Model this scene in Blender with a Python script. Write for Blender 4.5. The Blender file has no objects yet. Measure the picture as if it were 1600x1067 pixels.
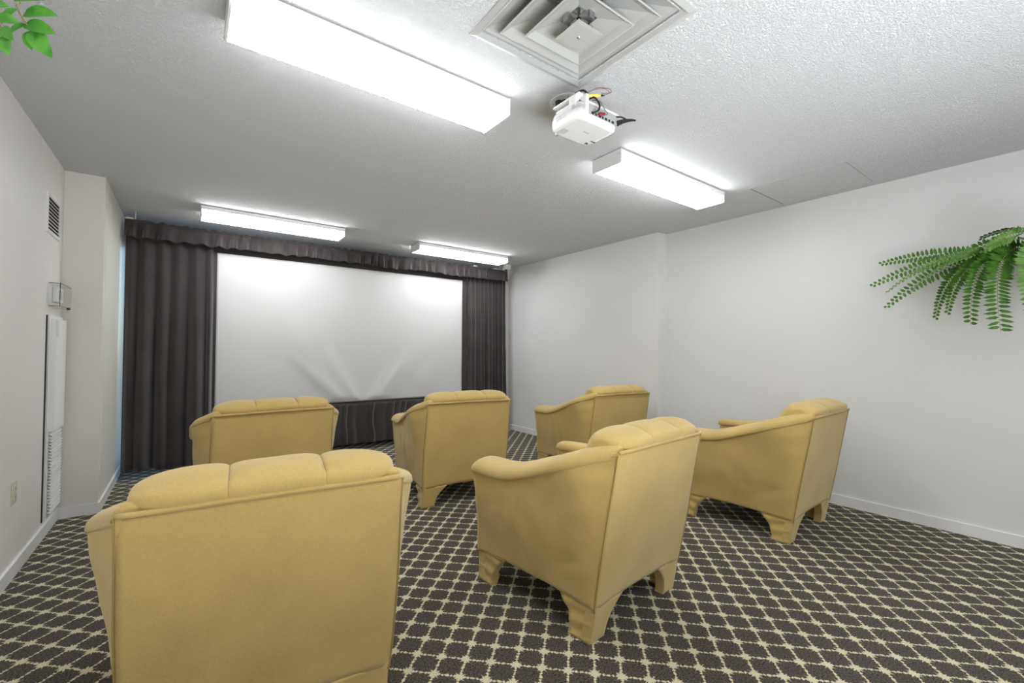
import bpy, bmesh, math, random
from mathutils import Vector, Matrix, noise
random.seed(7)
sc = bpy.context.scene
COL = sc.collection
# ------------------------------------------------------------------ camera
cam_d = bpy.data.cameras.new('camera'); cam = bpy.data.objects.new('camera', cam_d); COL.objects.link(cam)
cam_d.sensor_width = 36.0; cam_d.lens = 687.4 / 1600 * 36.0; cam_d.clip_start = 0.02
yw, pt, rl = math.radians(36.47), math.radians(1.1813), math.radians(-0.3175)
Fv = Vector((math.sin(yw)*math.cos(pt), math.cos(yw)*math.cos(pt), math.sin(pt)))
Rv = Vector((math.cos(yw), -math.sin(yw), 0)); Uv = Rv.cross(Fv)
R2 = Rv*math.cos(rl) - Uv*math.sin(rl); U2 = Rv*math.sin(rl) + Uv*math.cos(rl)
M = Matrix((R2, U2, -Fv)).transposed().to_4x4(); M.translation = Vector((0, 0, 1.2))
cam.matrix_world = M
sc.camera = cam
# ------------------------------------------------------------------ world, exposure
w = bpy.data.worlds.new('world'); sc.world = w; w.use_nodes = True
nt = w.node_tree; bg = nt.nodes['Background']
sky = nt.nodes.new('ShaderNodeTexSky'); sky.sky_type = 'NISHITA'; sky.sun_disc = False
sky.sun_elevation = math.radians(40); sky.sun_rotation = math.radians(200)
nt.links.new(sky.outputs[0], bg.inputs[0]); bg.inputs[1].default_value = 0.28
sc.view_settings.view_transform = 'Standard'; sc.view_settings.look = 'None'
sc.view_settings.gamma = 1.0; sc.view_settings.use_curve_mapping = False
sc.view_settings.exposure = 1.10
LAMP = 6.9          # radiance of the fluorescent lenses
# added fill light behind the camera, aimed up to brighten ceiling and chairs
fl = bpy.data.lights.new('added_ceiling_fill', 'AREA'); fl.shape = 'RECTANGLE'; fl.size = 2.4; fl.size_y = 1.2; fl.energy = 34; fl.spread = math.radians(125); fl.color = (.90, .95, 1.0)
flo = bpy.data.objects.new('added_ceiling_fill', fl); COL.objects.link(flo); flo.location = (1.1, -.80, .45); flo.rotation_euler = (math.radians(180-25), 0, 0)
# ------------------------------------------------------------------ materials
def newmat(name, col, rough=0.6, **k):
    m = bpy.data.materials.new(name); m.use_nodes = True
    b = m.node_tree.nodes['Principled BSDF']
    b.inputs['Base Color'].default_value = (*col, 1); b.inputs['Roughness'].default_value = rough
    b.inputs['Specular IOR Level'].default_value = k.get('spec', 0.4)
    b.inputs['Metallic'].default_value = k.get('metal', 0)
    return m, m.node_tree, b
def N(nt, t, **k):
    n = nt.nodes.new(t)
    for a, v in k.items(): setattr(n, a, v)
    return n
def math_n(nt, op, a, b=None, c=None):
    n = nt.nodes.new('ShaderNodeMath'); n.operation = op
    for i, v in enumerate((a, b, c)):
        if v is None: continue
        if isinstance(v, (int, float)): n.inputs[i].default_value = v
        else: nt.links.new(v, n.inputs[i])
    return n.outputs[0]
def add_bump(nt, b, h, strength, dist):
    n = nt.nodes.new('ShaderNodeBump'); n.inputs['Strength'].default_value = strength; n.inputs['Distance'].default_value = dist
    nt.links.new(h, n.inputs['Height']); nt.links.new(n.outputs[0], b.inputs['Normal'])
def noise_n(nt, scale, detail=2, coord='Object', rough=.5):
    tc = nt.nodes.new('ShaderNodeTexCoord'); n = nt.nodes.new('ShaderNodeTexNoise')
    n.inputs['Scale'].default_value = scale; n.inputs['Detail'].default_value = detail; n.inputs['Roughness'].default_value = rough
    nt.links.new(tc.outputs[coord], n.inputs['Vector']); return n
def ramp(nt, fac, stops):
    r = nt.nodes.new('ShaderNodeValToRGB'); e = r.color_ramp.elements
    while len(e) < len(stops): e.new(0.5)
    for i, (p, c) in enumerate(stops): e[i].position = p; e[i].color = (*c, 1) if len(c) == 3 else c
    nt.links.new(fac, r.inputs[0]); return r.outputs[0]

def wall_mat(name, col, rough=.45):
    m, t, b = newmat(name, col, rough, spec=.35)
    n = noise_n(t, 1.3, 2); c = ramp(t, n.outputs[0], [(.3, tuple(x*.97 for x in col)), (.7, col)])
    t.links.new(c, b.inputs['Base Color'])
    n2 = noise_n(t, 220, 2); add_bump(t, b, n2.outputs[0], .12, .001)
    return m
m_wall = wall_mat('white_wall_paint', (.78, .772, .765))
m_wall_cream = wall_mat('cream_wall_paint', (.79, .772, .715))
m_trim, _, _ = newmat('white_trim_gloss', (.84, .835, .83), .3)
m_ceil, t, b = newmat('stippled_ceiling', (.93, .935, .945), .9, spec=.2)
tc = N(t, 'ShaderNodeTexCoord')
v = N(t, 'ShaderNodeTexNoise'); v.inputs['Scale'].default_value = 130; v.inputs['Detail'].default_value = 4; v.inputs['Roughness'].default_value = .65
v.inputs['Distortion'].default_value = .25
t.links.new(tc.outputs['Object'], v.inputs['Vector'])
hh = ramp(t, v.outputs[0], [(.38, (0, 0, 0)), (.66, (1, 1, 1))])
add_bump(t, b, hh, 1.0, .0068)
m_panelceil = m_ceil
# carpet -----------------------------------------------------------
m_carpet, t, b = newmat('lattice_carpet', (.05, .045, .04), .95, spec=.1)
tc = N(t, 'ShaderNodeTexCoord'); sx = N(t, 'ShaderNodeSeparateXYZ')
nz = N(t, 'ShaderNodeTexNoise'); nz.inputs['Scale'].default_value = 95; nz.inputs['Detail'].default_value = 2
t.links.new(tc.outputs['Object'], nz.inputs['Vector'])
vs = N(t, 'ShaderNodeVectorMath', operation='SUBTRACT'); vs.inputs[1].default_value = (.5, .5, .5); t.links.new(nz.outputs['Color'], vs.inputs[0])
vm = N(t, 'ShaderNodeVectorMath', operation='SCALE'); vm.inputs['Scale'].default_value = .015; t.links.new(vs.outputs[0], vm.inputs[0])
va = N(t, 'ShaderNodeVectorMath', operation='ADD'); t.links.new(tc.outputs['Object'], va.inputs[0]); t.links.new(vm.outputs[0], va.inputs[1])
t.links.new(va.outputs[0], sx.inputs[0])
X, Y = sx.outputs[0], sx.outputs[1]
q = math.sqrt(.5); PU, PV = .0985, .0930
x0, y0 = 1.988, 1.060
dx = math_n(t, 'SUBTRACT', X, x0); dy = math_n(t, 'SUBTRACT', Y, y0)
u = math_n(t, 'MULTIPLY', math_n(t, 'SUBTRACT', dx, dy), q/PU)
vv = math_n(t, 'MULTIPLY', math_n(t, 'ADD', dx, dy), q/PV)
def cell(a):   # signed offset from the nearest lattice line, in cells
    return math_n(t, 'SUBTRACT', math_n(t, 'FRACT', math_n(t, 'ADD', a, .5)), .5)
cu, cv = cell(u), cell(vv)
au, av = math_n(t, 'ABSOLUTE', cu), math_n(t, 'ABSOLUTE', cv)
# line width grows toward the nodes like pointed leaves, pinched and notched between them
def line(d, along):
    k = math_n(t, 'SUBTRACT', .5, along)                       # 0.5 at node, 0 midway
    wd = math_n(t, 'MULTIPLY_ADD', math_n(t, 'POWER', math_n(t, 'MULTIPLY', k, 2), 3), .050, .034)
    bar = math_n(t, 'MULTIPLY', math_n(t, 'SINE', math_n(t, 'MULTIPLY', along, 44)), .026)
    return math_n(t, 'SUBTRACT', math_n(t, 'ADD', wd, bar), d)
l1 = line(au, av); l2 = line(av, au)
# node star whose spikes point along the room axes
wx = math_n(t, 'ABSOLUTE', math_n(t, 'ADD', cu, cv)); wy = math_n(t, 'ABSOLUTE', math_n(t, 'SUBTRACT', cv, cu))
star = math_n(t, 'SUBTRACT', .70, math_n(t, 'ADD', math_n(t, 'POWER', wx, .5), math_n(t, 'POWER', wy, .5)))
# small wedge on the far side of every node
wyS = math_n(t, 'SUBTRACT', cv, cu)
wedge = math_n(t, 'MINIMUM', math_n(t, 'SUBTRACT', math_n(t, 'MULTIPLY_ADD', wyS, -.42, .15), math_n(t, 'ABSOLUTE', math_n(t, 'ADD', cu, cv))), math_n(t, 'ADD', .05, wyS))
mx = math_n(t, 'MAXIMUM', math_n(t, 'MAXIMUM', l1, l2), math_n(t, 'MAXIMUM', star, wedge))
mask = ramp(t, math_n(t, 'MULTIPLY_ADD', mx, 14, .5), [(.35, (0, 0, 0)), (.65, (1, 1, 1))])
n1 = noise_n(t, 150, 4, rough=.75); dark = ramp(t, n1.outputs[0], [(.38, (.007, .006, .005)), (.64, (.150, .124, .103))])
n1b = noise_n(t, 380, 2); lite = ramp(t, n1b.outputs[0], [(.3, (.52, .47, .30)), (.7, (.78, .72, .51))])
mixc = N(t, 'ShaderNodeMixRGB'); t.links.new(mask, mixc.inputs[0]); t.links.new(dark, mixc.inputs[1]); t.links.new(lite, mixc.inputs[2])
t.links.new(mixc.outputs[0], b.inputs['Base Color'])
add_bump(t, b, n1.outputs[0], .5, .004)
b.inputs['Sheen Weight'].default_value = .1
# mustard knit ------------------------------------------------------
def knit(name, col, sc_=1.0):
    m, t, b = newmat(name, col, .85, spec=.15)
    tc = N(t, 'ShaderNodeTexCoord'); s = N(t, 'ShaderNodeSeparateXYZ'); t.links.new(tc.outputs['Object'], s.inputs[0])
    xy = math_n(t, 'ADD', s.outputs[0], math_n(t, 'MULTIPLY', s.outputs[1], .93))
    a = math_n(t, 'SINE', math_n(t, 'MULTIPLY', xy, 1500*sc_))
    ph = math_n(t, 'MULTIPLY', math_n(t, 'SIGN', a), 1.4)
    c = math_n(t, 'SINE', math_n(t, 'ADD', math_n(t, 'MULTIPLY', s.outputs[2], 1300*sc_), ph))
    h = math_n(t, 'MULTIPLY', math_n(t, 'ADD', math_n(t, 'ABSOLUTE', a), c), .5)
    n = noise_n(t, 5, 3); n2 = noise_n(t, 160, 2)
    mixv = math_n(t, 'ADD', math_n(t, 'MULTIPLY', n.outputs[0], .6), math_n(t, 'MULTIPLY', n2.outputs[0], .4))
    cc = ramp(t, mixv, [(.35, tuple(x*.88 for x in col)), (.65, tuple(min(1, x*1.08) for x in col))])
    # threads: slightly darker in the valleys of the knit
    tm = N(t, 'ShaderNodeMixRGB'); tm.blend_type = 'MULTIPLY'; tm.inputs[0].default_value = .35
    th = ramp(t, math_n(t, 'MULTIPLY_ADD', h, .5, .5), [(.2, (.62, .58, .5)), (.8, (1, 1, 1))])
    t.links.new(cc, tm.inputs[1]); t.links.new(th, tm.inputs[2]); t.links.new(tm.outputs[0], b.inputs['Base Color'])
    add_bump(t, b, h, .35, .0012)
    b.inputs['Sheen Weight'].default_value = .45; b.inputs['Sheen Roughness'].default_value = .45; b.inputs['Sheen Tint'].default_value = (1, .96, .82, 1)
    return m
YC = (.595, .432, .150)
m_knit = knit('mustard_knit_fabric', YC)
m_seam, _, _ = newmat('mustard_piping_crease_shade', tuple(x*.62 for x in YC), .85, spec=.1)  # piping darker than the fabric, painting in the shade of the seam creases
m_under, _, _ = newmat('underside_cloth_and_gap_shade', (.02, .018, .015), .95, spec=.1)
# curtains ------------------------------------------------------------
m_curtain, t, b = newmat('dark_brown_curtain_cloth', (.060, .047, .046), .8, spec=.25)
n = noise_n(t, 350, 2); add_bump(t, b, n.outputs[0], .2, .001); b.inputs['Sheen Weight'].default_value = .35
n = noise_n(t, 3, 3); c = ramp(t, n.outputs[0], [(.3, (.034, .027, .027)), (.7, (.056, .044, .043))]); t.links.new(c, b.inputs['Base Color'])
m_screenframe, _, _ = newmat('screen_black_border', (.045, .038, .036), .7)
m_screen, t, b = newmat('white_projection_fabric', (.66, .655, .65), .8, spec=.15)
n = noise_n(t, 300, 2); add_bump(t, b, n.outputs[0], .1, .001)
m_metal, _, _ = newmat('white_enamel_metal', (.80, .795, .79), .35)
m_grille, _, _ = newmat('grey_white_enamel', (.42, .42, .40), .4)
m_plastic, t, b = newmat('white_plastic', (.78, .775, .76), .35)
m_plastic2, _, _ = newmat('grey_plastic', (.40, .40, .39), .4)
m_ivory, _, _ = newmat('ivory_plastic', (.66, .62, .50), .35)
m_black, _, _ = newmat('black_plastic', (.015, .015, .015), .4)
m_dark, _, _ = newmat('dark_recess', (.02, .02, .02), .9)
m_red, _, _ = newmat('red_plastic', (.35, .02, .03), .4)
m_yel, _, _ = newmat('yellow_plastic', (.72, .66, .15), .4)
m_copper, _, _ = newmat('copper_wire_red', (.45, .12, .06), .4)
m_grey, _, _ = newmat('grey_wire', (.18, .18, .18), .4)
m_steel, _, _ = newmat('brushed_steel', (.5, .5, .5), .35, metal=1)
m_conc, _, _ = newmat('balcony_concrete', (.35, .36, .38), .9)
m_label, _, _ = newmat('grey_print', (.5, .5, .5), .5)
m_glass, t, b = newmat('window_glass', (.9, .97, 1), .0); b.inputs['Transmission Weight'].default_value = 1; b.inputs['IOR'].default_value = 1.45
m_acryl, t, b = newmat('clear_acrylic', (.99, .99, .985), .0); b.inputs['Transmission Weight'].default_value = 1; b.inputs['IOR'].default_value = 1.06
m_lens, t, b = newmat('lit_lens', (.9, .9, .9), .5)
b.inputs['Emission Color'].default_value = (.95, .98, 1.0, 1); b.inputs['Emission Strength'].default_value = LAMP
def leaf_mat(name, a, bb):
    m, t, b = newmat(name, a, .45, spec=.4)
    n = noise_n(t, 30, 2); c = ramp(t, n.outputs[0], [(.3, a), (.7, bb)]); t.links.new(c, b.inputs['Base Color']); return m
m_fern = leaf_mat('fern_green', (.030, .11, .008), (.11, .27, .025))
m_fern2 = leaf_mat('fern_green_pale', (.09, .23, .035), (.22, .40, .10))
m_stem, _, _ = newmat('fern_stem', (.35, .30, .12), .5)
m_leaf = leaf_mat('ivy_leaf_green', (.06, .28, .03), (.16, .48, .07))
m_wick = leaf_mat('wicker_brown', (.16, .09, .04), (.28, .17, .08))
# ------------------------------------------------------------------ mesh helpers
class MB:
    def __init__(s): s.v = []; s.f = []; s.smooth = []
    def add(s, vs, fs, sm=False):
        o = len(s.v); s.v += [tuple(p) for p in vs]; s.f += [tuple(i+o for i in f) for f in fs]; s.smooth += [sm]*len(fs); return s
    def box(s, a, b, bev=0):
        x0, y0, z0 = (min(a[i], b[i]) for i in range(3)); x1, y1, z1 = (max(a[i], b[i]) for i in range(3))
        if bev <= 0:
            return s.add([(x0,y0,z0),(x1,y0,z0),(x1,y1,z0),(x0,y1,z0),(x0,y0,z1),(x1,y0,z1),(x1,y1,z1),(x0,y1,z1)],
                  [(0,3,2,1),(4,5,6,7),(0,1,5,4),(1,2,6,5),(2,3,7,6),(3,0,4,7)])
        bm = bmesh.new(); bmesh.ops.create_cube(bm, size=1)
        for q in bm.verts: q.co = Vector(((x0+x1)/2+q.co.x*(x1-x0), (y0+y1)/2+q.co.y*(y1-y0), (z0+z1)/2+q.co.z*(z1-z0)))
        bmesh.ops.bevel(bm, geom=bm.edges[:], offset=bev, segments=3, profile=.5, affect='EDGES')
        bm.verts.index_update(); s.add([q.co[:] for q in bm.verts], [[q.index for q in f.verts] for f in bm.faces], True); bm.free(); return s
    def tube(s, pts, r, n=8, caps=True):
        pts = [Vector(p) for p in pts]; vs = []; fs = []
        up = None
        for i, p in enumerate(pts):
            d = (pts[min(i+1, len(pts)-1)] - pts[max(i-1, 0)]).normalized()
            if up is None: up = Vector((0, 0, 1)) if abs(d.z) < .9 else Vector((1, 0, 0))
            a = d.cross(up).normalized(); bq = a.cross(d).normalized(); up = bq
            rr = r(i/(len(pts)-1)) if callable(r) else r
            ra, rb = rr if isinstance(rr, tuple) else (rr, rr)
            for k in range(n):
                t = 2*math.pi*k/n; vs.append(p + a*ra*math.cos(t) + bq*rb*math.sin(t))
        for i in range(len(pts)-1):
            for k in range(n): fs.append((i*n+k, i*n+(k+1) % n, (i+1)*n+(k+1) % n, (i+1)*n+k))
        if caps: fs.append(tuple(range(n))[::-1]); fs.append(tuple(range((len(pts)-1)*n, len(pts)*n)))
        return s.add(vs, fs, True)
    def disc(s, c, r, z0, z1, n=32):
        vs = [(c[0]+r*math.cos(2*math.pi*k/n), c[1]+r*math.sin(2*math.pi*k/n), z) for z in (z0, z1) for k in range(n)]
        fs = [(k, (k+1) % n, n+(k+1) % n, n+k) for k in range(n)] + [tuple(range(n))[::-1], tuple(range(n, 2*n))]
        return s.add(vs, fs)
    def slab(s, fn, nu, nv, off, sm=True):
        """closed slab: outer grid fn(u,v), inner grid fn+off(u,v)"""
        P = [[Vector(fn(i/nu, j/nv)) for j in range(nv+1)] for i in range(nu+1)]
        O = (lambda u, v: Vector(off(u, v))) if callable(off) else (lambda u, v: Vector(off))
        Q = [[P[i][j] + O(i/nu, j/nv) for j in range(nv+1)] for i in range(nu+1)]
        n = (nu+1)*(nv+1); A = lambda i, j: i*(nv+1)+j
        vs = [p for r in P for p in r] + [p for r in Q for p in r]; fs = []
        for i in range(nu):
            for j in range(nv):
                fs.append((A(i,j), A(i+1,j), A(i+1,j+1), A(i,j+1))); fs.append((n+A(i,j), n+A(i,j+1), n+A(i+1,j+1), n+A(i+1,j)))
        s.add(vs, fs, sm); rim = []
        for i in range(nu): rim += [(A(i+1,0), A(i,0), n+A(i,0), n+A(i+1,0)), (A(i,nv), A(i+1,nv), n+A(i+1,nv), n+A(i,nv))]
        for j in range(nv): rim += [(A(0,j), A(0,j+1), n+A(0,j+1), n+A(0,j)), (A(nu,j+1), A(nu,j), n+A(nu,j), n+A(nu,j+1))]
        o = len(s.v) - len(vs); s.f += [tuple(k+o for k in f) for f in rim]; s.smooth += [False]*len(rim)
        return s
    def build(s, name, mat, parent=None):
        me = bpy.data.meshes.new(name); me.from_pydata(s.v, [], s.f)
        bm = bmesh.new(); bm.from_mesh(me); bmesh.ops.recalc_face_normals(bm, faces=bm.faces); bm.to_mesh(me); bm.free()
        me.polygons.foreach_set('use_smooth', s.smooth)
        for m in (mat if isinstance(mat, (list, tuple)) else [mat]): me.materials.append(m)
        o = bpy.data.objects.new(name, me); COL.objects.link(o)
        if parent: o.parent = parent
        return o
def tag(o, label, cat, group=None, kind=None):
    if label: o['label'] = label
    if cat: o['category'] = cat
    if group: o['group'] = group
    if kind: o['kind'] = kind
    return o
def thing(name, loc, label, cat, group=None, rz=0):
    o = bpy.data.objects.new(name, None); COL.objects.link(o); o.location = loc; o.rotation_euler = (0, 0, rz)
    o.empty_display_size = .1
    return tag(o, label, cat, group)
def struct(o): o['kind'] = 'structure'; return o
def bx(name, a, b, mat, parent=None, bev=0): return MB().box(a, b, bev).build(name, mat, parent)
def smooth(a, b, x): t = max(0, min(1, (x-a)/(b-a))); return t*t*(3-2*t)
def lerp(a, b, t): return a+(b-a)*t
# ------------------------------------------------------------------ the room
H = 2.465; XL = -.719; XR = 4.157; XB = 4.0; YS = 2.82; YC_ = 4.396; XC = -.503; YW = 5.80; YP = 5.50; YK = -2.0
struct(bx('floor', (XL-.1, YK-.1, -.06), (XR+.1, YW+.02, 0), m_carpet))
DX0, DX1, DY0, DY1 = .925, 1.455, .925, 1.455      # duct opening
c = MB()
c.box((XL-.1, YK-.1, H), (DX0, YW+.12, H+.06)); c.box((DX1, YK-.1, H), (XR+.1, YW+.12, H+.06))
c.box((DX0, YK-.1, H), (DX1, DY0, H+.06)); c.box((DX0, DY1, H), (DX1, YW+.12, H+.06))
struct(c.build('ceiling', m_ceil))
struct(bx('wall_left', (XL-.1, YK-.1, 0), (XL, YC_, H), wall_mat('warm_white_wall_paint', (.82, .795, .77))))
struct(bx('wall_left_column', (XL-.1, YC_, 0), (XC, YW, H), m_wall_cream))
w_ = MB(); w_.box((XR, YK-.1, 0), (XR+.1, YS, H)); struct(w_.build('wall_right', m_wall))
struct(bx('wall_right_front', (XB, YS, 0), (XR+.1, YW, H), m_wall))
struct(bx('wall_back', (XL, YK-.1, 0), (XR, YK, H), m_wall))
struct(bx('wall_front_pier', (3.875, YP, 0), (XB, YW, H), m_wall))
WX1, WZ1 = 1.25, 2.27
fw = MB(); fw.box((XC, YW, WZ1), (3.875, YW+.1, H)); fw.box((XC, YW, 0), (WX1, YW+.1, .03)); fw.box((WX1, YW, 0), (3.875, YW+.1, WZ1))
fw.box((XC-.2, YW, 0), (XC, YW+.1, H)); fw.box((3.875, YW, 0), (XR, YW+.1, H))
struct(fw.build('wall_front', m_wall))
win = bpy.data.objects.new('window_1', None); COL.objects.link(win); win.location = (XC, YW+.03, .03); struct(win)
W_ = WX1-XC; Hh = WZ1-.03
for i in range(3):
    x = i*W_/2; x0 = max(0, x-.03); x1 = min(W_, x+.03)
    if i in (0,): x0, x1 = 0, .035
    bx('mullion', (x0, 0, 0), (x1, .05, Hh), m_metal, win)
bx('frame_rail', (.035, 0, 0), (W_-.03, .05, .05), m_metal, win); bx('frame_rail', (.035, 0, Hh-.05), (W_-.03, .05, Hh), m_metal, win)
for i in range(2):
    bx('pane', (i*W_/2+.035, .02, .05), ((i+1)*W_/2-.03, .028, Hh-.05), m_glass, win)
struct(bx('balcony', (XL-1, YW+.1, -.2), (XR+1, YW+2.2, -.03), m_conc))
# flat recessed board on the column's window side
struct(bx('trim_1', (XC, YC_+.05, .24), (XC+.006, YW-.16, 2.19), m_wall_cream))
def baseboard(name, a, b, hh=.075):
    m = MB(); m.box(a, (b[0], b[1], hh-.006))
    m.box((a[0], a[1], hh-.006), (b[0], b[1], hh), 0); struct(m.build(name, m_trim))
T = .013
baseboard('baseboard_left', (XL, YK, 0), (XL+T, YC_, 0))
baseboard('baseboard_left_column', (XL+T, YC_-T, 0), (XC+T, YC_, 0))
baseboard('baseboard_left_return', (XC, YC_, 0), (XC+T, YW-.1, 0))
baseboard('baseboard_right', (XR-T, YK, 0), (XR, YS, 0))
baseboard('baseboard_right_step', (XB-T, YS-T, 0), (XR-T, YS, 0))
baseboard('baseboard_right_front', (XB-T, YS, 0), (XB, YP, 0))
baseboard('baseboard_back', (XL+T, YK, 0), (XR-T, YK+T, 0))
# ------------------------------------------------------------------ ceiling lights
def fixture(x0, x1, y0, y1, label, group='fluorescent wrap lights on the ceiling'):
    cx, cy = (x0+x1)/2, (y0+y1)/2; L = (x1-x0)/2; Wd = (y1-y0)/2
    t = thing('ceiling_light', (cx, cy, H), label, 'ceiling light', group)
    hb = MB(); hb.box((-L+.02, -Wd+.02, -.007), (L-.02, Wd-.02, 0)); hb.box((-L+.007, -Wd, -.04), (L-.007, Wd, -.007)); hb.build('housing', m_metal, t)
    lb = MB()
    prof = [(-Wd+.002, -.040), (-Wd+.002, -.084), (-Wd+.012, -.0895), (Wd-.012, -.0895), (Wd-.002, -.084), (Wd-.002, -.040)]
    n = len(prof); vs = [(sx*(L-.008), p[0], p[1]) for sx in (-1, 1) for p in prof]
    lb.add(vs, [(k, (k+1) % n, n+(k+1) % n, n+k) for k in range(n)] + [tuple(range(n))[::-1], tuple(range(n, 2*n))])
    lb.build('lens', m_lens, t)
    for s in (-1, 1):
        e = MB(); pr = [(-Wd-.002, -.005), (-Wd-.002, -.088), (-Wd+.008, -.093), (Wd-.008, -.093), (Wd+.002, -.088), (Wd+.002, -.005)]
        vs = [(s*L - k*s*.008, p[0], p[1]) for k in (0, 1) for p in pr]
        e.add(vs, [(k, (k+1) % 6, 6+(k+1) % 6, 6+k) for k in range(6)] + [tuple(range(6))[::-1], tuple(range(6, 12))])
        e.build('end_cap', m_metal, t)
        MB().tube([(s*L, -Wd+.012, -.035), (s*(L+.002), -Wd+.012, -.035)], .003, 8).build('screw', m_steel, t)
fixture(.096, 1.281, 1.760, 1.995, 'white fluorescent ceiling light nearest the camera, left of the projector')
fixture(.080, 1.303, 4.690, 4.945, 'white fluorescent ceiling light above the left end of the screen')
fixture(2.144, 3.382, 1.776, 2.011, 'white fluorescent ceiling light just beyond the projector, beside the ceiling hatch')
fixture(2.159, 3.435, 4.746, 4.990, 'white fluorescent ceiling light above the right end of the screen')
fixture(.09, 1.30, -1.10, -.86, 'added unseen fluorescent ceiling light behind the camera on the left, for back fill', )  # this unseen pair behind the camera is added as back fill
fixture(2.15, 3.38, -1.10, -.86, 'added unseen fluorescent ceiling light behind the camera on the right, for back fill')
# ------------------------------------------------------------------ square air diffuser
dif = thing('air_diffuser', (1.19, 1.19, H), 'large square stepped metal air diffuser in the ceiling', 'air vent')
def sqring(parent, name, prof, mat, th=.0025):
    """revolve profile [(half, z)...] as a square ring, with thickness"""
    m = MB(); vs = []; fs = []
    def ring(h, z): return [(-h, -h, z), (h, -h, z), (h, h, z), (-h, h, z)]
    for h, z in prof: vs += ring(h, z)
    for h, z in prof[::-1]: vs += ring(h-.0005, z+th)
    k = len(prof)*2
    for i in range(k):
        j = (i+1) % k
        for c_ in range(4): fs.append((i*4+c_, i*4+(c_+1) % 4, j*4+(c_+1) % 4, j*4+c_))
    m.add(vs, fs); return m.build(name, mat, parent)
sqring(dif, 'outer_frame', [(.305, 0), (.305, -.006), (.285, -.012), (.255, .012), (.155, .050)], m_grille)
sqring(dif, 'louver_ring', [(.218, -.014), (.213, -.016), (.185, .006), (.078, .044)], m_grille)
sqring(dif, 'louver_ring', [(.148, -.036), (.143, -.038), (.120, -.018), (.050, .006)], m_grille)
cp = MB(); vs = [(-.066,-.066,-.060),(.066,-.066,-.060),(.066,.066,-.060),(-.066,.066,-.060),(-.052,-.052,-.062),(.052,-.052,-.062),(.052,.052,-.062),(-.052,.052,-.062),(-.03,-.03,-.04),(.03,-.03,-.04),(.03,.03,-.04),(-.03,.03,-.04)]
cp.add(vs, [(4,7,6,5)] + [(i, (i+1) % 4, 4+(i+1) % 4, 4+i) for i in range(4)] + [(i, 8+i, 8+(i+1) % 4, (i+1) % 4) for i in range(4)] + [(8,9,10,11)])
cpo = cp.build('center_plate', m_grille, dif)
MB().tube([(0, 0, -.066), (0, 0, .05)], .006, 10).build('screw', m_steel, cpo)
b_ = MB()
for a in (0, math.pi/2): b_.box((-.22 if a == 0 else -.008, -.008 if a == 0 else -.22, .012), (.22 if a == 0 else .008, .008 if a == 0 else .22, .016))
b_.box((-.012, -.07, -.03), (.012, -.06, .02)); b_.box((-.012, .06, -.03), (.012, .07, .02))
b_.box((-.07, -.012, -.03), (-.06, .012, .02)); b_.box((.06, -.012, -.03), (.07, .012, .02)); b_.build('bracket', m_steel, dif)
d_ = MB(); d_.box((-.262, -.262, .055), (.262, .262, .058))
for s in (-1, 1): d_.box((s*.262, -.262, .001), (s*.2635, .262, .055)); d_.box((-.262, s*.262, .001), (.262, s*.2635, .055))
d_.build('duct_box', m_plastic2, dif)
# ------------------------------------------------------------------ ceiling hatch
hx0, hx1, hy0, hy1 = 3.47, 4.09, .985, 1.655
ht = thing('access_hatch', ((hx0+hx1)/2, (hy0+hy1)/2, H), 'square stippled access hatch in the ceiling near the right wall', 'hatch')
a_, c_ = (hx1-hx0)/2, (hy1-hy0)/2
f = MB()
for s in (-1, 1): f.box((s*a_, -c_, -.004), (s*(a_-.025), c_, 0)); f.box((-a_+.025, s*c_, -.004), (a_-.025, s*(c_-.025), 0))
f.build('frame', m_panelceil, ht)
bx('gap_shade_sheet', (-a_+.025, -c_+.025, -.0008), (a_-.025, c_-.025, 0), m_under, ht)  # dark sheet that paints the shade in the gap around the panel
bx('panel', (-a_+.031, -c_+.029, -.003), (a_-.028, c_-.032, -.0008), m_panelceil, ht)
# ------------------------------------------------------------------ projection screen, curtains
SX0, SX1, SZ0, SZ1, SY = .236, 3.115, .578, 2.183, 5.40
scr = thing('projection_screen', ((SX0+SX1)/2, SY, SZ0), 'large white wrinkled projection screen with a black border between dark curtains', 'projection screen')
hw = (SX1-SX0)/2; sh = SZ1-SZ0
# wrinkles run down to a gathering point at the lower middle of the cloth
wr = [((-.62, 1.05), (-.04, .0), .075, .012), ((-1.15, 1.45), (-.25, .12), .13, .012), ((-.30, .55), (.0, .0), .035, .008), ((.80, .80), (.20, .0), .06, .013),
      ((1.15, 1.05), (.32, .03), .11, .011), ((-.95, .75), (-.20, .03), .06, .010), ((.50, .60), (.12, 0.0), .035, .008), ((.10, 1.6), (-.7, .6), .16, .006), ((1.35, 1.3), (.9, .2), .12, .006), ((.55, 1.5), (.75, .3), .15, .005)]
def scr_fn(u, v):
    x = lerp(-hw, hw, u); z = v*sh; y = 0
    for (ax, az), (bx_, bz), wd, am in wr:
        dx, dz = bx_-ax, bz-az; L2 = dx*dx+dz*dz; t = ((x-ax)*dx+(z-az)*dz)/L2
        tt = max(0, min(1, t)); d = math.hypot(x-ax-dx*tt, z-az-dz*tt)
        y -= 1.25*am*smooth(0, .8, t)*math.exp(-(d/wd)**2)*min(1, z/.05)
    y += .004*noise.noise(Vector((x*1.5, z*1.5, 3)))
    return (x, y, z)
MB().slab(scr_fn, 140, 90, (0, .004, 0)).build('screen_fabric', m_screen, scr)
bx('border', (-hw-.055, .004, -.02), (-hw-.0005, .03, sh+.06), m_screenframe, scr)
bx('border', (hw+.0005, .004, -.02), (hw+.075, .03, sh+.06), m_screenframe, scr)
bx('border', (-hw-.0005, .004, sh+.0005), (hw+.0005, .03, sh+.075), m_screenframe, scr)
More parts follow.
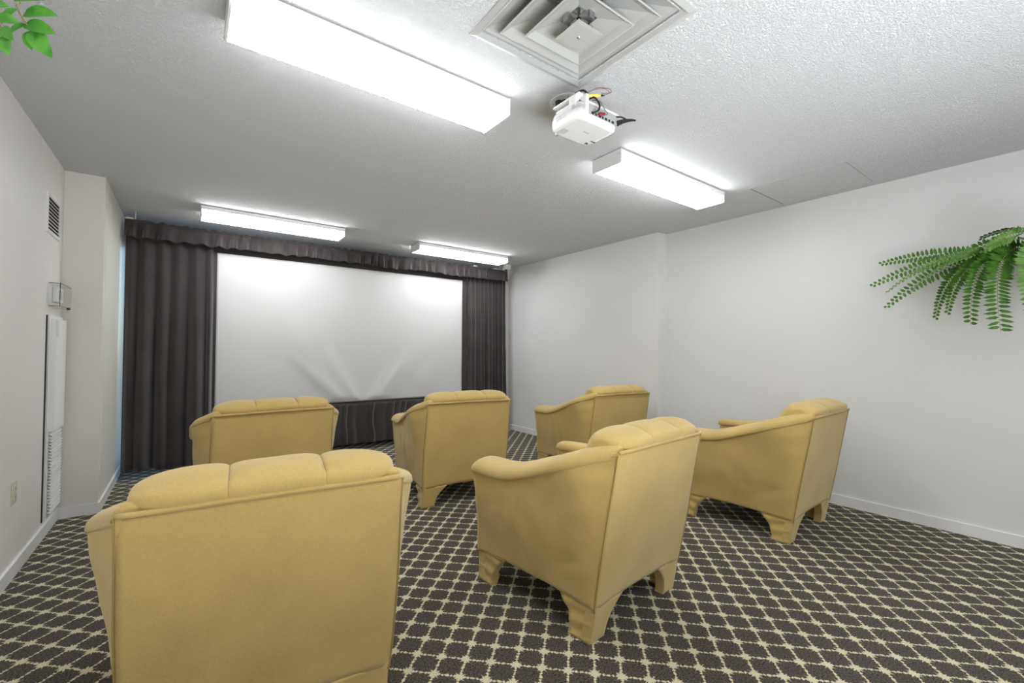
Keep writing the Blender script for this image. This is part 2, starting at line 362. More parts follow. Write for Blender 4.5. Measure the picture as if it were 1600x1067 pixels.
bx('border', (-hw, .004, -.03), (hw, .03, -.0005), m_screenframe, scr)
bx('backing', (-hw, .012, 0), (hw, .02, sh), m_screenframe, scr)
for sx in (-1, 1): bx('leg', (sx*(hw-.02)-.02, .012, -SZ0), (sx*(hw-.02)+.02, .03, -.03), m_screenframe, scr)
def pleats(seed, cuts, amp):
    """random deep pleat profile over 0..1"""
    rnd = random.Random(seed); kn = [0]
    while kn[-1] < 1: kn.append(kn[-1] + rnd.uniform(.45, 1.6)/cuts)
    ph = [rnd.uniform(.6, 1.0) for _ in kn]
    def f(u):
        for i in range(len(kn)-1):
            if u <= kn[i+1]:
                s = (u-kn[i])/(kn[i+1]-kn[i]); return amp*ph[i]*(.5-.5*math.cos(2*math.pi*s))**.7
        return 0
    return f
def curtain(name, x0, x1, z0, z1, y, n, amp, seed, label, cat='curtain', nu=160, nv=36, flare=0, gath=.5, lift=lambda u: 0):
    t = thing(name, (0, y, 0), label, cat)
    p1, p2 = pleats(seed, n, amp), pleats(seed+9, n*.6, amp*.9)
    def fn(u, v):
        z = lerp(z0 + lift(u), z1, v)
        k = lerp(1, gath, smooth(.25, .95, v))
        uu = u + .012*noise.noise(Vector((u*3, v*2.5, seed)))
        dpt = lerp(p1(min(1, max(0, uu)))*.5+p2(min(1, max(0, uu)))*.8, p1(min(1, max(0, uu))), v)*k
        x = lerp(x0, x1, u) + flare*(1-v)**3*u
        return (x, -dpt + .004*noise.noise(Vector((x*9, z*6, seed))), z)
    MB().slab(fn, nu, nv, (0, .003, 0)).build('cloth', m_curtain, t)
    return t
lc = curtain('curtain', -.470, .21, .062, 2.30, 5.385, 5.5, .15, 3, 'dark brown floor-length curtain left of the screen, near the column', lift=lambda u: .012*math.sin(u*7), gath=.33)
rc = curtain('curtain', 3.197, 3.835, .03, 2.30, 5.385, 10, .06, 11, 'dark brown floor-length curtain right of the screen, near the right wall', flare=.03)
sk = curtain('curtain_skirt', .21, 3.215, .075, .553, 5.385, 24, .055, 21, 'low dark pleated curtain skirt hanging under the screen', 'curtain', nu=520, nv=16, gath=.7)
# header seam across the skirt
bx('header_rail', (.21, .004, .540), (3.215, .012, .556), m_curtain, sk)
# valance: ruffled, gathered at the rod
va = thing('valance', (0, 5.315, 0), 'dark ruffled valance running across the top above screen and curtains', 'curtain')
def val_fn(u, v):
    x = lerp(-.475, 3.835, u); drop = .160 + .020*noise.noise(Vector((x*2.2, 0, 5))) + .006*math.sin(x*46)
    s = 1-v     # 0 top .. 1 hem
    z = 2.385 - s*drop + .014*noise.noise(Vector((x*22, 1, 2)))*(1-smooth(0, .1, s))
    ph = x*46 + 14*noise.noise(Vector((x*1.6, 0, 1))) + s*1.2*noise.noise(Vector((x*4, 2, 8)))
    am = .006 + .026*smooth(.10, .8, s)*(0.55+.9*abs(noise.noise(Vector((x*2.1, 4, 9)))))
    y = -.018 - am*math.sin(ph) - .35*am*math.sin(ph*2.3+1.0+s*2) - .012*smooth(.25, 1, s)
    if .12 < s < .26: y += .008*math.sin((s-.12)/.14*math.pi)
    return (x, y, z)
MB().slab(val_fn, 1300, 16, (0, .003, 0)).build('ruffle', m_curtain, va)
MB().tube([(-.485, .0, 2.368), (3.84, .0, 2.368)], .009, 10).build('rod', m_metal, va)
for x in (-.44, 3.25, 3.60): bx('rod_clip', (x-.028, -.045, 2.382), (x+.028, .012, 2.394), m_ivory, va)
for x in (-.40, 3.70): MB().tube([(x, 0, 2.376), (x, 0, H)], .004, 6).build('hanger', m_metal, va)
# little sensor in the corner
se = thing('motion_sensor', (3.775, 5.235, H), 'small white sensor with a looped wire at the right end of the valance', 'sensor')
bx('housing', (-.05, -.03, -.075), (.05, .03, 0), m_plastic, se, .008)
MB().tube([(-.02+.03*math.cos(a), 0, -.085-.022*math.sin(a)) for a in [i*math.pi/10 for i in range(-2, 13)]], .005, 8).build('wire', m_grey, se)
MB().tube([(.05, 0, -.06), (.12, .02, -.07), (.20, .05, -.07)], .004, 6).build('wire', m_plastic2, se)
MB().tube([(-.02, 0, -.07), (-.02, 0, -.115)], lambda t: .016*(1-.5*t), 12).build('sensor_eye', m_black, se)
# ------------------------------------------------------------------ left wall items
vt = thing('wall_vent', (XL, 4.095, 1.93), 'small white louvered vent high on the left wall', 'air vent')
f = MB(); f.box((0, -.175, 0), (.008, .175, .022)); f.box((0, -.175, .238), (.008, .175, .26)); f.box((0, -.175, .022), (.008, -.150, .238)); f.box((0, .150, .022), (.008, .175, .238)); f.build('frame', m_metal, vt)
bx('backing', (0, -.150, .022), (.0015, .150, .238), m_dark, vt)
for i in range(9):
    z = .034+i*.0235
    MB().add([(.0015, -.15, z+.012), (.0015, .15, z+.012), (.009, .15, z), (.009, -.15, z), (.0015, -.15, z+.0155), (.0015, .15, z+.0155), (.009, .15, z+.0035), (.009, -.15, z+.0035)],
             [(0,1,2,3),(7,6,5,4),(0,4,5,1),(3,2,6,7),(0,3,7,4),(1,5,6,2)]).build('slat', m_metal, vt)
th = thing('thermostat', (XL, 4.18, 1.47), 'white thermostat inside a clear locked guard box on the left wall', 'thermostat')
bx('base_plate', (0, -.17, .0), (.004, .17, .15), m_plastic, th)
g = MB(); 
g.box((.055, -.17, 0), (.058, .17, .15)); g.box((.004, -.17, 0), (.055, -.167, .15)); g.box((.004, .167, 0), (.055, .17, .15)); g.box((.004, -.167, .147), (.055, .167, .15)); g.box((.004, -.167, 0), (.055, .167, .003))
g.build('guard', m_acryl, th)
dv = bx('body', (.004, -.07, .035), (.03, .07, .13), m_plastic, th, .004); bx('display', (.030, -.035, .055), (.0315, .035, .115), m_plastic2, dv)
MB().tube([(.06, .02, -.004), (.075, .02, -.004)], .008, 10).build('lock', m_black, th)
# tall convector / cabinet panel
pn = thing('wall_heater', (XL, 4.19, .10), 'tall white wall heater panel with louvers below, on the left wall by the corner', 'heater')
bx('backing', (0, -.200, -.0), (.004, .190, 1.31), m_dark, pn)
bx('frame', (.0, -.180, .0), (.012, .190, 1.315), m_metal, pn)
bx('front_panel', (.012, -.13, .56), (.036, .170, 1.29), m_trim, pn)
MB().add([(.037, -.128, 1.285), (.037, -.128, 1.17), (.037, -.07, 1.285), (.046, -.128, 1.285), (.046, -.122, 1.175), (.040, -.072, 1.285)], [(0,1,2),(3,5,4),(0,3,4,1),(1,4,5,2),(2,5,3,0)]).build('paper_flap', m_metal, pn)
for i in range(26):
    z = .03+i*.0200
    MB().add([(.013, -.13, z+.012), (.013, .16, z+.012), (.030, .16, z), (.030, -.13, z), (.013, -.13, z+.0155), (.013, .16, z+.0155), (.030, .16, z+.006), (.030, -.13, z+.006)],
             [(0,1,2,3),(7,6,5,4),(0,4,5,1),(3,2,6,7),(0,3,7,4),(1,5,6,2)]).build('slat', m_metal, pn)
ou = thing('power_outlet', (XL, 3.42, .38), 'ivory double power outlet low on the left wall', 'power outlet')
bx('cover_plate', (0, -.04, 0), (.006, .04, .12), m_ivory, ou, .0025)
for z in (.038, .082):
    r = bx('receptacle', (.006, -.017, z-.015), (.0085, .017, z+.015), m_ivory, ou)
    bx('slot', (.0085, -.008, z-.004), (.0088, -.006, z+.007), m_black, r); bx('slot', (.0085, .006, z-.004), (.0088, .008, z+.007), m_black, r)
# ------------------------------------------------------------------ projector
pj = thing('projector', (1.52, 1.48, H), 'white projector with loose cables hanging from a ceiling mount', 'projector')
OX, OY = 1.52, 1.48
X0, X1, Y0, Y1 = 1.389-OX, 1.650-OX, 1.382-OY, 1.585-OY; ZB, ZT = 2.250-H, 2.331-H
def rbody():
    m = MB(); n = 40; rings = []
    hxx, hyy = (X1-X0)/2, (Y1-Y0)/2; cx, cy = (X0+X1)/2, (Y0+Y1)/2
    for z, ins in [(ZB, .022), (ZB+.003, .010), (ZB+.010, .003), (ZB+.022, 0), (ZT-.03, 0), (ZT-.029, .003), (ZT-.012, .004), (ZT-.003, .010), (ZT, .018)]:
        rg = []
        for k in range(n):
            a = 2*math.pi*(k+.5)/n; ca, sa = math.cos(a), math.sin(a); e = 2/7
            x = math.copysign(abs(ca)**e, ca)*(hxx-ins); y = math.copysign(abs(sa)**e, sa)*(hyy-ins)
            rg.append((cx+x, cy+y+.012*(1-(x/hxx)**2)*(1 if sa > 0 else 0), z))
        rings.append(rg)
    vs = [p for r in rings for p in r]; fs = [(i*n+k, i*n+(k+1) % n, (i+1)*n+(k+1) % n, (i+1)*n+k) for i in range(len(rings)-1) for k in range(n)]
    m.add(vs, fs, True); m.add(rings[0], [tuple(range(n))[::-1]]); m.add(rings[-1], [tuple(range(n))]); return m
body = rbody().build('body', m_plastic, pj)
# top cover step and carrying bracket
bx('top_cover', (X0+.02, Y0+.03, ZT), (X1-.02, Y1-.02, ZT+.018), m_plastic, pj, .006)
br = MB(); br.box((X0+.004, Y0+.03, ZT-.035), (X0+.045, Y0+.075, ZT+.030), .004); br.box((X0+.035, Y0-.006, ZT-.045), (X0+.055, Y0+.03, ZT+.030), .003)
br.box((X0+.004, Y0+.010, ZT+.024), (X0+.055, Y1-.02, ZT+.034), .003); br.build('mount_bracket', m_plastic, pj)
rail = MB(); rail.box((X0+.055, Y0-.004, ZT-.006), (X1+.005, Y0+.008, ZT+.004), .003); rail.build('rear_rail', m_plastic, pj)
bx('rear_recess', (X0+.06, Y0-.0005, ZB+.026), (X1-.012, Y0+.004, ZT-.008), m_plastic2, pj)
for i, xx in enumerate([.075, .10, .122, .145, .165, .19, .212]):
    bx('port', (X0+xx, Y0-.003, ZB+.030), (X0+xx+(.014 if i % 2 == 0 else .009), Y0+.001, ZB+.040), m_black, pj)
for zz in range(5): bx('side_vent', (X0-.001, Y0+.09+zz*.014, ZB+.030), (X0+.002, Y0+.098+zz*.014, ZB+.052), m_label, pj)
bx('side_label', (X0-.0012, Y0+.035, ZB+.045), (X0+.001, Y0+.05, ZB+.065), m_plastic2, pj)
bl = MB()
for i in range(7): bl.box((X0+.022+i*.006, Y1-.075, ZB-.0006), (X0+.025+i*.006, Y1-.03, ZB+.0006))
bl.build('bottom_vent', m_label, pj)
bx('bottom_latch', (1.60-OX, 1.547-OY, ZB-.001), (1.618-OX, 1.560-OY, ZB+.001), m_black, pj)
bx('bottom_slot', (1.608-OX, 1.520-OY, ZB-.001), (1.640-OX, 1.526-OY, ZB+.001), m_black, pj)
lensb = MB(); lensb.tube([(X0+.065, Y1-.01, ZB+.042), (X0+.065, Y1+.022, ZB+.042)], .027, 24); lensb.build('lens_barrel', m_plastic2, pj)
MB().tube([(X0+.065, Y1+.0205, ZB+.042), (X0+.065, Y1+.0235, ZB+.042)], .020, 24).build('lens_glass', m_black, pj)
for sx, sy in ((X0+.03, Y1-.02),): MB().disc((sx, sy), .009, ZB-.012, ZB+.001, 16).build('foot', m_plastic2, pj)
MB().disc((1.545-OX, 1.620-OY), .092, -.004, 0, 40).build('ceiling_plate', m_metal, pj)
for a in range(4): MB().disc((1.545-OX+.072*math.cos(a*1.57+2.4), 1.62-OY+.072*math.sin(a*1.57+2.4)), .004, -.0065, -.004, 10).build('screw', m_steel, pj)
MB().tube([(1.520-OX, 1.615-OY, -.004), (1.520-OX, 1.615-OY, -.03), (1.520-OX, 1.60-OY, -.10)], lambda t: .022 - .008*math.sin(t*3.1), 16).build('mount_post', m_black, pj)
MB().tube([(1.462-OX, 1.60-OY, ZT+.02), (1.462-OX, 1.60-OY, -.055), (1.462-OX, 1.60-OY, -.038), (1.462-OX, 1.60-OY, -.03)], lambda t: .008 if t < .3 else .017, 14).build('adjusting_knob', m_black, pj)
bx('mount_plate', (-.06, -.02, ZT+.018), (.06, 1.63-OY, ZT+.024), m_metal, pj)
bx('mount_arm', (-.025, -.01, ZT+.024), (.02, 1.62-OY, ZT+.032), m_black, pj)
def P3(x, y, z): return (x-OX, y-OY, z-H)
def curve(pts, n=10):
    pts = [Vector(p) for p in pts]; out = []
    for i in range(len(pts)-1):
        p0, p1, p2, p3 = pts[max(i-1, 0)], pts[i], pts[i+1], pts[min(i+2, len(pts)-1)]
        for k in range(n):
            t = k/n; out.append(.5*((2*p1)+(-p0+p2)*t+(2*p0-5*p1+4*p2-p3)*t*t+(-p0+3*p1-3*p2+p3)*t**3))
    out.append(pts[-1]); return out
YY = Y0
cb = MB(); cb.tube(curve([(X0+.07, YY+.02, ZT+.02), (X0+.08, YY-.012, ZT+.02), (X0+.105, YY-.02, ZT-.005), (X0+.10, YY-.02, ZT-.035), (X0+.082, YY-.002, ZB+.034)]), .0045, 8); cb.build('black_cable', m_black, pj)
cb = MB(); cb.tube(curve([(X0+.09, YY+.01, ZT+.022), (X0+.115, YY-.014, ZT+.012), (X0+.145, YY-.02, ZT-.02), (X0+.165, YY-.016, ZT-.03), (X0+.135, YY-.004, ZB+.038)]), .0022, 8); cb.build('grey_cable', m_grey, pj)
cb = MB(); cb.tube([(X0+.115, YY-.008, ZB+.036), (X0+.145, YY-.016, ZB+.046)], .006, 10); cb.build('red_plug', m_red, pj)
cb = MB(); cb.tube([(X0+.055, YY+.0, ZT+.026), (X0+.115, YY-.015, ZT+.040)], .0085, 10); cb.build('yellow_plug', m_yel, pj)
cb = MB(); cb.tube([(X0+.112, YY-.014, ZT+.039), (X0+.138, YY-.020, ZT+.046)], lambda t: .007*(1-.6*t), 8); cb.build('black_boot', m_black, pj)
cb = MB(); cb.tube(curve([(X0+.135, YY-.02, ZT+.046), (X0+.168, YY-.025, ZT+.066), (X0+.15, YY-.015, ZT+.083), (X0+.10, YY, ZT+.070), (X0+.06, YY+.01, ZT+.045)]), .0017, 6); cb.build('red_wire_loop', m_copper, pj)
cb = MB(); cb.tube(curve([(X0+.05, YY+.012, ZT+.038), (X0+.11, YY-.005, ZT+.078), (X0+.17, YY-.02, ZT+.088), (X0+.172, YY-.03, ZT+.066), (X0+.12, YY-.02, ZT+.050)]), .0020, 6); cb.build('grey_wire_loop', m_grey, pj)
cb = MB(); cb.tube(curve([(X0+.01, YY+.04, ZT+.036), (X0+.03, YY+.01, ZT+.045), (X0+.048, YY-.002, ZT+.030)]), .005, 8); cb.build('black_cable', m_black, pj)
cb = MB(); cb.tube(curve([(X1-.01, YY+.0, ZB+.040), (X1+.02, YY-.012, ZB+.055), (X1+.06, YY-.025, ZB+.068), (X1+.085, YY-.035, ZB+.070)]), lambda t: .010*(1-t)+.0035, 8); cb.build('power_plug', m_black, pj)
cb = MB(); cb.tube(curve([(X1-.02, YY+.004, ZT-.012), (X1+.01, YY-.01, ZT-.008), (X1+.05, YY-.02, ZT-.018)]), .004, 8); cb.build('power_cable', m_black, pj)
fc = bpy.data.curves.new('lettering', 'FONT'); fc.body = 'EPSON'; fc.size = .012; fc.extrude = .0003; fc.align_x = 'CENTER'
fo = bpy.data.objects.new('tmp', fc); COL.objects.link(fo); dg = bpy.context.evaluated_depsgraph_get()
me = bpy.data.meshes.new_from_object(fo.evaluated_get(dg)); bpy.data.objects.remove(fo); me.name = 'lettering'
me.materials.clear(); me.materials.append(m_plastic2)
lt = bpy.data.objects.new('lettering', me); COL.objects.link(lt); lt.parent = pj
lt.location = (.01, 0.0, ZB-.0004); lt.rotation_euler = (math.pi, 0, 0)
# ------------------------------------------------------------------ armchairs
def zt(y):      # height of the seam under the arm roll, y forward from the back
    k = (y-.47)/.045
    s = math.log1p(math.exp(-k))*.045 if k > -30 else -(y-.47)
    return .583 + .352*s
LEAN = .143/.80
def yb(z): return -LEAN*z             # leaning plane of the outside back
def side_x(y, z):
    t = (y+.143)/.866
    base = lerp(.336, .352, t)
    f = max(0, min(1, (z-.10)/.62))
    bul = (.084*smooth(-.14, .06, y) + .006)*f**1.3 * lerp(1, .72, smooth(.3, .72, y))
    return base + bul
def make_chair(label):
    t = thing('armchair', (0, 0, 0), label, 'armchair', 'mustard armchairs facing the screen')
    for s in (-1, 1):
        def fn(u, v, s=s):
            zz_top = 0
            y1 = .723
            # column u: runs from the leaning rear seam to the straight front edge
            yy0 = lerp(yb(.145), yb(.80), v); y = lerp(yy0, y1 - .012*math.sin(v*3.1), u)
            ztop = zt(lerp(yb(.80), y1, u)); zb = .150 + .014*math.sin(math.pi*u)
            z = lerp(zb, ztop, v)
            w = .011*noise.noise(Vector((y*4.5, z*4, 2+s))) + .007*noise.noise(Vector((y*9+z*7, z*5-y*9, 7*s))) - .006*math.exp(-((z-.24-.35*abs(y-.3))/.025)**2)*noise.noise(Vector((y*6, 3, s)))*2 + .012*math.sin(math.pi*v)*math.sin(math.pi*u)
            w += .004*math.sin((z*60+y*25))*math.exp(-((y+.08)/.06)**2)*smooth(.45, .7, z)     # gathers near rear seam
            ed = smooth(0, .06, u)
            x = side_x(y, z) + w*ed
            return (s*x, y, z)
        MB().slab(fn, 44, 34, (-s*.014, 0, 0)).build('side_panel', m_knit, t)
        # inner arm
        def fi(u, v, s=s):
            y = lerp(-.02, .712, u); z = lerp(.17, zt(y)+.012, v); return (s*.262, y, z)
        MB().slab(fi, 20, 6, lambda u, v, s=s: (s*.062, 0, 0)).build('arm', m_knit, t)
        # padded roll on the arm: front nose, dip, rise to the back
        ys = [.738, .730, .712, .68, .62, .55, .48, .42, .34, .26, .18, .10, .02, -.05, -.10, -.125, -.135]
        n = 20; vs = []; fs = []
        for i, y in enumerate(ys):
            sc_ = {0: .35, 1: .72, 2: .92, 14: .95, 15: .80, 16: .45}.get(i, 1.0)
            xo = side_x(min(y, .72), min(zt(y), .76)) + .010; xi = .245
            cx = (xo+xi)/2; hw_ = (xo-xi)/2*(.65+.35*sc_); cz = zt(y)+.006
            for k in range(n):
                a = 2*math.pi*k/n; ca, sa = math.cos(a), math.sin(a)
                hx = math.copysign(abs(ca)**.8, ca)*hw_
                hz = (math.copysign(abs(sa)**.8, sa))*((.047 if sa > 0 else .016)*sc_)
                ny = .003*noise.noise(Vector((y*9, a, s*3)))
                vs.append((s*(cx+hx), y, cz+hz+ny + (-.012*ca if sa > -1 else 0)))
        for i in range(len(ys)-1):
            for k in range(n): fs.append((i*n+k, i*n+(k+1) % n, (i+1)*n+(k+1) % n, (i+1)*n+k))
        fs += [tuple(range(n)), tuple(range((len(ys)-1)*n, len(ys)*n))[::-1]]
        MB().add(vs, fs, True).build('arm_roll', m_knit, t)
        # piping under the roll and down the rear seam
        p = [(s*(side_x(y, zt(y))+.002), y, zt(y)-.004) for y in [.72-i*.0431 for i in range(20)]] + [(s*.345, yb(.80)-.002, .798)]
        MB().tube(p, .0034, 6).build('piping', m_seam, t)
        p = [(s*(side_x(yb(z), z)+.001), yb(z)-.001, z) for z in [.80-i*.065 for i in range(11)]] + [(s*.336, yb(.14)-.001, .14)]
        MB().tube(p, .0024, 6).build('piping', m_seam, t)
    # outside back
    def bf(u, v):
        z = lerp(.150+.016*math.sin(math.pi*u), .803, v); xw = side_x(yb(z), z)-.001; x = lerp(-xw, xw, u)
        puff = .010*math.sin(math.pi*u)**.6*math.sin(math.pi*min(1, v*1.02))**.5
        w = .003*noise.noise(Vector((x*4, z*5, 11))) + .005*math.exp(-((v-.03-.25*u)/.03)**2)*smooth(.0, .6, u)*0
        return (x, yb(z) - puff - w*smooth(0, .08, u)*smooth(0, .08, 1-u), z)
    MB().slab(bf, 40, 30, (0, .016, 0)).build('back_panel', m_knit, t)
    # folded welt along the top of the back
    p = [(lerp(-.338, .338, i/24), yb(.80)-.004-.008*math.sin(math.pi*i/24)**.6, .806+.004*math.sin(math.pi*i/24)) for i in range(25)]
    MB().tube(p, lambda q: (.0065, .007), 10).build('top_welt', m_knit, t)
    # three stuffed channels that roll over the top of the back
    prof = [(-.150,.800),(-.165,.832),(-.145,.862),(-.095,.882),(-.035,.884),(.025,.868),(.070,.825),(.098,.755),(.115,.66),(.130,.56),(.150,.45),(.13,.40),(.06,.40),(.02,.50),(-.03,.60),(-.08,.70),(-.115,.77)]
    pc = curve([(0, *q) for q in prof] + [(0, *prof[0])], 3)[:-1]
    A, B = Vector((0, .075, .46)), Vector((0, -.055, .815))
    def spine(p): d = B-A; k = max(0, min(1, (p-A).dot(d)/d.length_squared)); return A+d*k
    bounds = [-.330, -.118, .118, .330]
    for c in range(3):
        xa, xb = bounds[c], bounds[c+1]; nx = 16; n = len(pc); vs = []; fs = []
        for i in range(nx+1):
            u = i/nx; uu = .5-.5*math.cos(math.pi*u); x = lerp(xa, xb, uu); e = abs(2*uu-1)
            k = .78+.22*(1-e**3.2)**(1/2.2) if e < 1 else .78
            # the outer ends of the end channels round off more
            if c == 0: k *= lerp(.42, 1, math.sqrt(1-(1-min(1, uu/.8))**2))
            if c == 2: k *= lerp(.42, 1, math.sqrt(1-(1-min(1, (1-uu)/.8))**2))
            for p in pc:
                q = spine(p); r = q + (p-q)*k; r.x = x + .004*noise.noise(Vector((x*8, p.y*12, p.z*12)))
                r.z += .004*noise.noise(Vector((x*7, p.y*7, 3)))
                # keep the pillow hugging the welt on the outside
                en = 1.0
                if c == 0: en = smooth(0, .55, uu)
                if c == 2: en = smooth(0, .55, 1-uu)
                if p.y < -.11 and p.z < .86: r.z = lerp(r.z, p.z, .75*en); r.y = lerp(r.y, p.y, .75*en)
                vs.append(r)
        for i in range(nx):
            for k_ in range(n): fs.append((i*n+k_, i*n+(k_+1) % n, (i+1)*n+(k_+1) % n, (i+1)*n+k_))
        fs += [tuple(range(n)), tuple(range(nx*n, (nx+1)*n))[::-1]]
        MB().add(vs, fs, True).build('back_cushion', m_knit, t)
    MB().box((-.262, .10, .29), (.262, .735, .445), .035).build('seat_cushion', m_knit, t)
    def ff(u, v): x = lerp(-.352, .352, u); return (x, .722, lerp(.150+.014*math.sin(math.pi*u), .30, v))
    MB().slab(ff, 20, 4, (0, -.02, 0)).build('front_panel', m_knit, t)
    for s in (-1, 1): MB().box((s*.262, .700, .30), (s*.355, .722, .58), .006).build('arm_front', m_knit, t)
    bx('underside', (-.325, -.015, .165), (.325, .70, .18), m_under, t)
    # skirted corner legs, cut in a concave curve on both faces
    for sx in (-1, 1):
        for front in (0, 1):
            m = MB(); yo = .722 if front else 0.0; sy = -1 if front else 1
            xo = side_x(.7 if front else 0, .1)-.001
            def wdt(v): return lerp(.205, .105, 1-(1-v)**2.3) if v > 0 else .205     # v 0 top .. 1 foot
            def top(v): return lerp(.163, 0.0, v)
            def f1(u, v):
                z = top(v); w_ = wdt(v); yy = (yb(z) if not front else yo) + sy*u*w_
                return (sx*(xo-.004*math.sin(u*3)+.005*math.sin(z*95+u*2)*smooth(0,.15,u)), yy, z)
            m.slab(f1, 8, 14, (-sx*.045, 0, 0))
            def f2(u, v):
                z = top(v); w_ = wdt(v)*.95; y_ = yb(z) if not front else yo
                return (sx*(xo-.0005-u*w_), y_ - sy*.0004, z)
            m.slab(f2, 8, 14, (0, sy*.045, 0)); m.build('leg', m_knit, t)
            q = [(sx*(xo+.0012), (yb(.155) if not front else yo)+sy*u*.19, .153+.006*math.sin(u*2)) for u in [i/8 for i in range(9)]]
            MB().tube(q, .003, 6).build('leg_seam', m_seam, t)
    return t
def copy_thing(o):
    r = o.copy(); COL.objects.link(r)
    for ch in list(o.children):
        c = ch.copy(); COL.objects.link(c); c.parent = r
    return r
chairs = [(.224, 1.495, -5.4, 'mustard armchair nearest the camera at lower left, cut off by the frame'),
          (1.674, 1.300, 5.1, 'mustard armchair nearest the camera in the middle, seen from its left side'),
          (3.372, 1.208, 2.3, 'mustard armchair closest to the right wall below the fern'),
          (1.780, 3.045, -8.2, 'mustard armchair in the front row in front of the right end of the screen'),
          (3.243, 2.787, -5.1, 'mustard armchair in the front row nearest the right wall'),
          (.463, 3.270, 2.1, 'mustard armchair in the front row at left, by the left curtain')]
c0 = make_chair(chairs[0][3])
allc = [c0] + [copy_thing(c0) for _ in chairs[1:]]
for o, (x, y, r, lb) in zip(allc, chairs):
    o.location = (x, y, 0); o.rotation_euler = (0, 0, math.radians(r)); o['label'] = lb
# ------------------------------------------------------------------ fern on the right wall
fn_ = thing('potted_fern', (XR, .16, 1.66), 'green artificial fern with arching fronds mounted on the right wall', 'plant')
def rel(p): return Vector(p)-Vector((XR, .16, 1.66))
pot = MB(); n = 20; rings = []
for z, r in [(-.03, .03), (0, .06), (.06, .085), (.12, .10), (.125, .105), (.12, .09), (.09, .08)]:
    rings.append([(-abs(math.sin(math.pi*k/(n-1)))*r*1.3 - .001, -math.cos(math.pi*k/(n-1))*r*1.5, z) for k in range(n)])
pot.add([p for r in rings for p in r], [(i*n+k, i*n+k+1, (i+1)*n+k+1, (i+1)*n+k) for i in range(len(rings)-1) for k in range(n-1)], True)
pot.build('wall_basket', m_wick, fn_)
def frond(a, mid, b, wid, mat, side=None, npair=26, tip=.25):
    a, mid, b = rel(a), rel(mid), rel(b); m = MB(); pts = []
    for i in range(npair*2+1):
        t = i/(npair*2); pts.append(a*(1-t)**2+mid*2*t*(1-t)+b*t*t)
    fr = MB().tube(pts[::2], lambda q: .0022*(1-.6*q), 5).build('frond', m_stem, fn_)
    rnd = random.Random(int(abs(b.y)*9999))
    for i in range(3, npair*2):
        t = i/(npair*2); p = pts[i]; d = (pts[i+1]-pts[i-1]).normalized()
        s = side or Vector((1, 0, 0)); lat = (Vector(s) - d*Vector(s).dot(d)).normalized(); nor = lat.cross(d)
        L = wid*min(1, .35+t*2.4)*(1 if t < .6 else lerp(1, tip, (t-.6)/.4))
        if i % 2: sg = 1
        else: sg = -1
        dirv = (lat*sg + d*rnd.uniform(.05, .3) + nor*rnd.uniform(-.12, .12)).normalized()
        w_ = .0105; q = d
        vs = [p, p+dirv*L*.25+q*w_, p+dirv*L*.7+q*w_*.8, p+dirv*L+q*w_*.1, p+dirv*L*.7-q*w_*.6, p+dirv*L*.25-q*w_*.8, p+dirv*L*.5+nor*.003]
        m.add([v for v in vs], [(0,1,6),(1,2,6),(2,3,6),(3,4,6),(4,5,6),(5,0,6)], True)
    m.build('leaflets', mat, fr)['kind'] = 'stuff'
W1 = (0, .2, 1)
O1, O2, O3 = (4.04, .30, 1.79), (3.98, .24, 1.80), (3.95, .14, 1.80)
# left-reaching fronds, seen nearly edge-on
frond(O1, (4.05, .62, 1.90), (4.06, .985, 1.845), .050, m_fern, W1, 31, .35)
frond(O1, (4.00, .60, 1.90), (4.05, 1.035, 1.685), .052, m_fern, W1, 33, .35)
frond(O2, (3.90, .60, 1.92), (3.98, .93, 1.62), .045, m_fern2, (.6, .2, .6), 33, .3)
frond(O1, (3.98, .62, 1.86), (3.98, .935, 1.51), .055, m_fern, W1, 31, .3)
frond(O2, (3.88, .60, 1.88), (3.90, .78, 1.60), .05, m_fern2, (.8, 0, .5), 28, .3)
# hanging fronds seen face-on
S = (.72, -.7, 0)
frond(O1, (3.95, .62, 1.86), (3.93, .665, 1.415), .052, m_fern, S, 36, .35)
frond(O2, (3.86, .55, 1.88), (3.88, .60, 1.44), .055, m_fern, S, 36, .35)
frond(O2, (3.83, .50, 1.90), (3.86, .495, 1.37), .075, m_fern, S, 36, .5)
frond(O2, (3.82, .42, 1.92), (3.84, .370, 1.325), .085, m_fern, S, 39, .85)
frond(O3, (3.80, .30, 1.92), (3.82, .250, 1.43), .080, m_fern2, S, 33, .5)
frond(O3, (3.78, .15, 1.92), (3.80, .10, 1.38), .080, m_fern, S, 33, .5)
frond(O3, (3.78, .05, 1.94), (3.84, -.08, 1.45), .080, m_fern, S, 33, .5)
frond(O3, (3.76, .26, 1.96), (3.74, .42, 1.80), .07, m_fern2, S, 28, .4)
frond(O3, (3.85, .35, 1.95), (3.84, .56, 1.775), .07, m_fern2, S, 28, .4)
frond(O3, (3.95, .02, 1.98), (3.98, -.3, 1.90), .07, m_fern2, W1, 28, .4)
frond(O3, (3.95, -.1, 1.90), (3.98, -.45, 1.6), .07, m_fern, W1, 28, .4)
frond(O3, (3.90, .22, 2.0), (3.90, .46, 1.90), .05, m_fern, S, 26, .4)
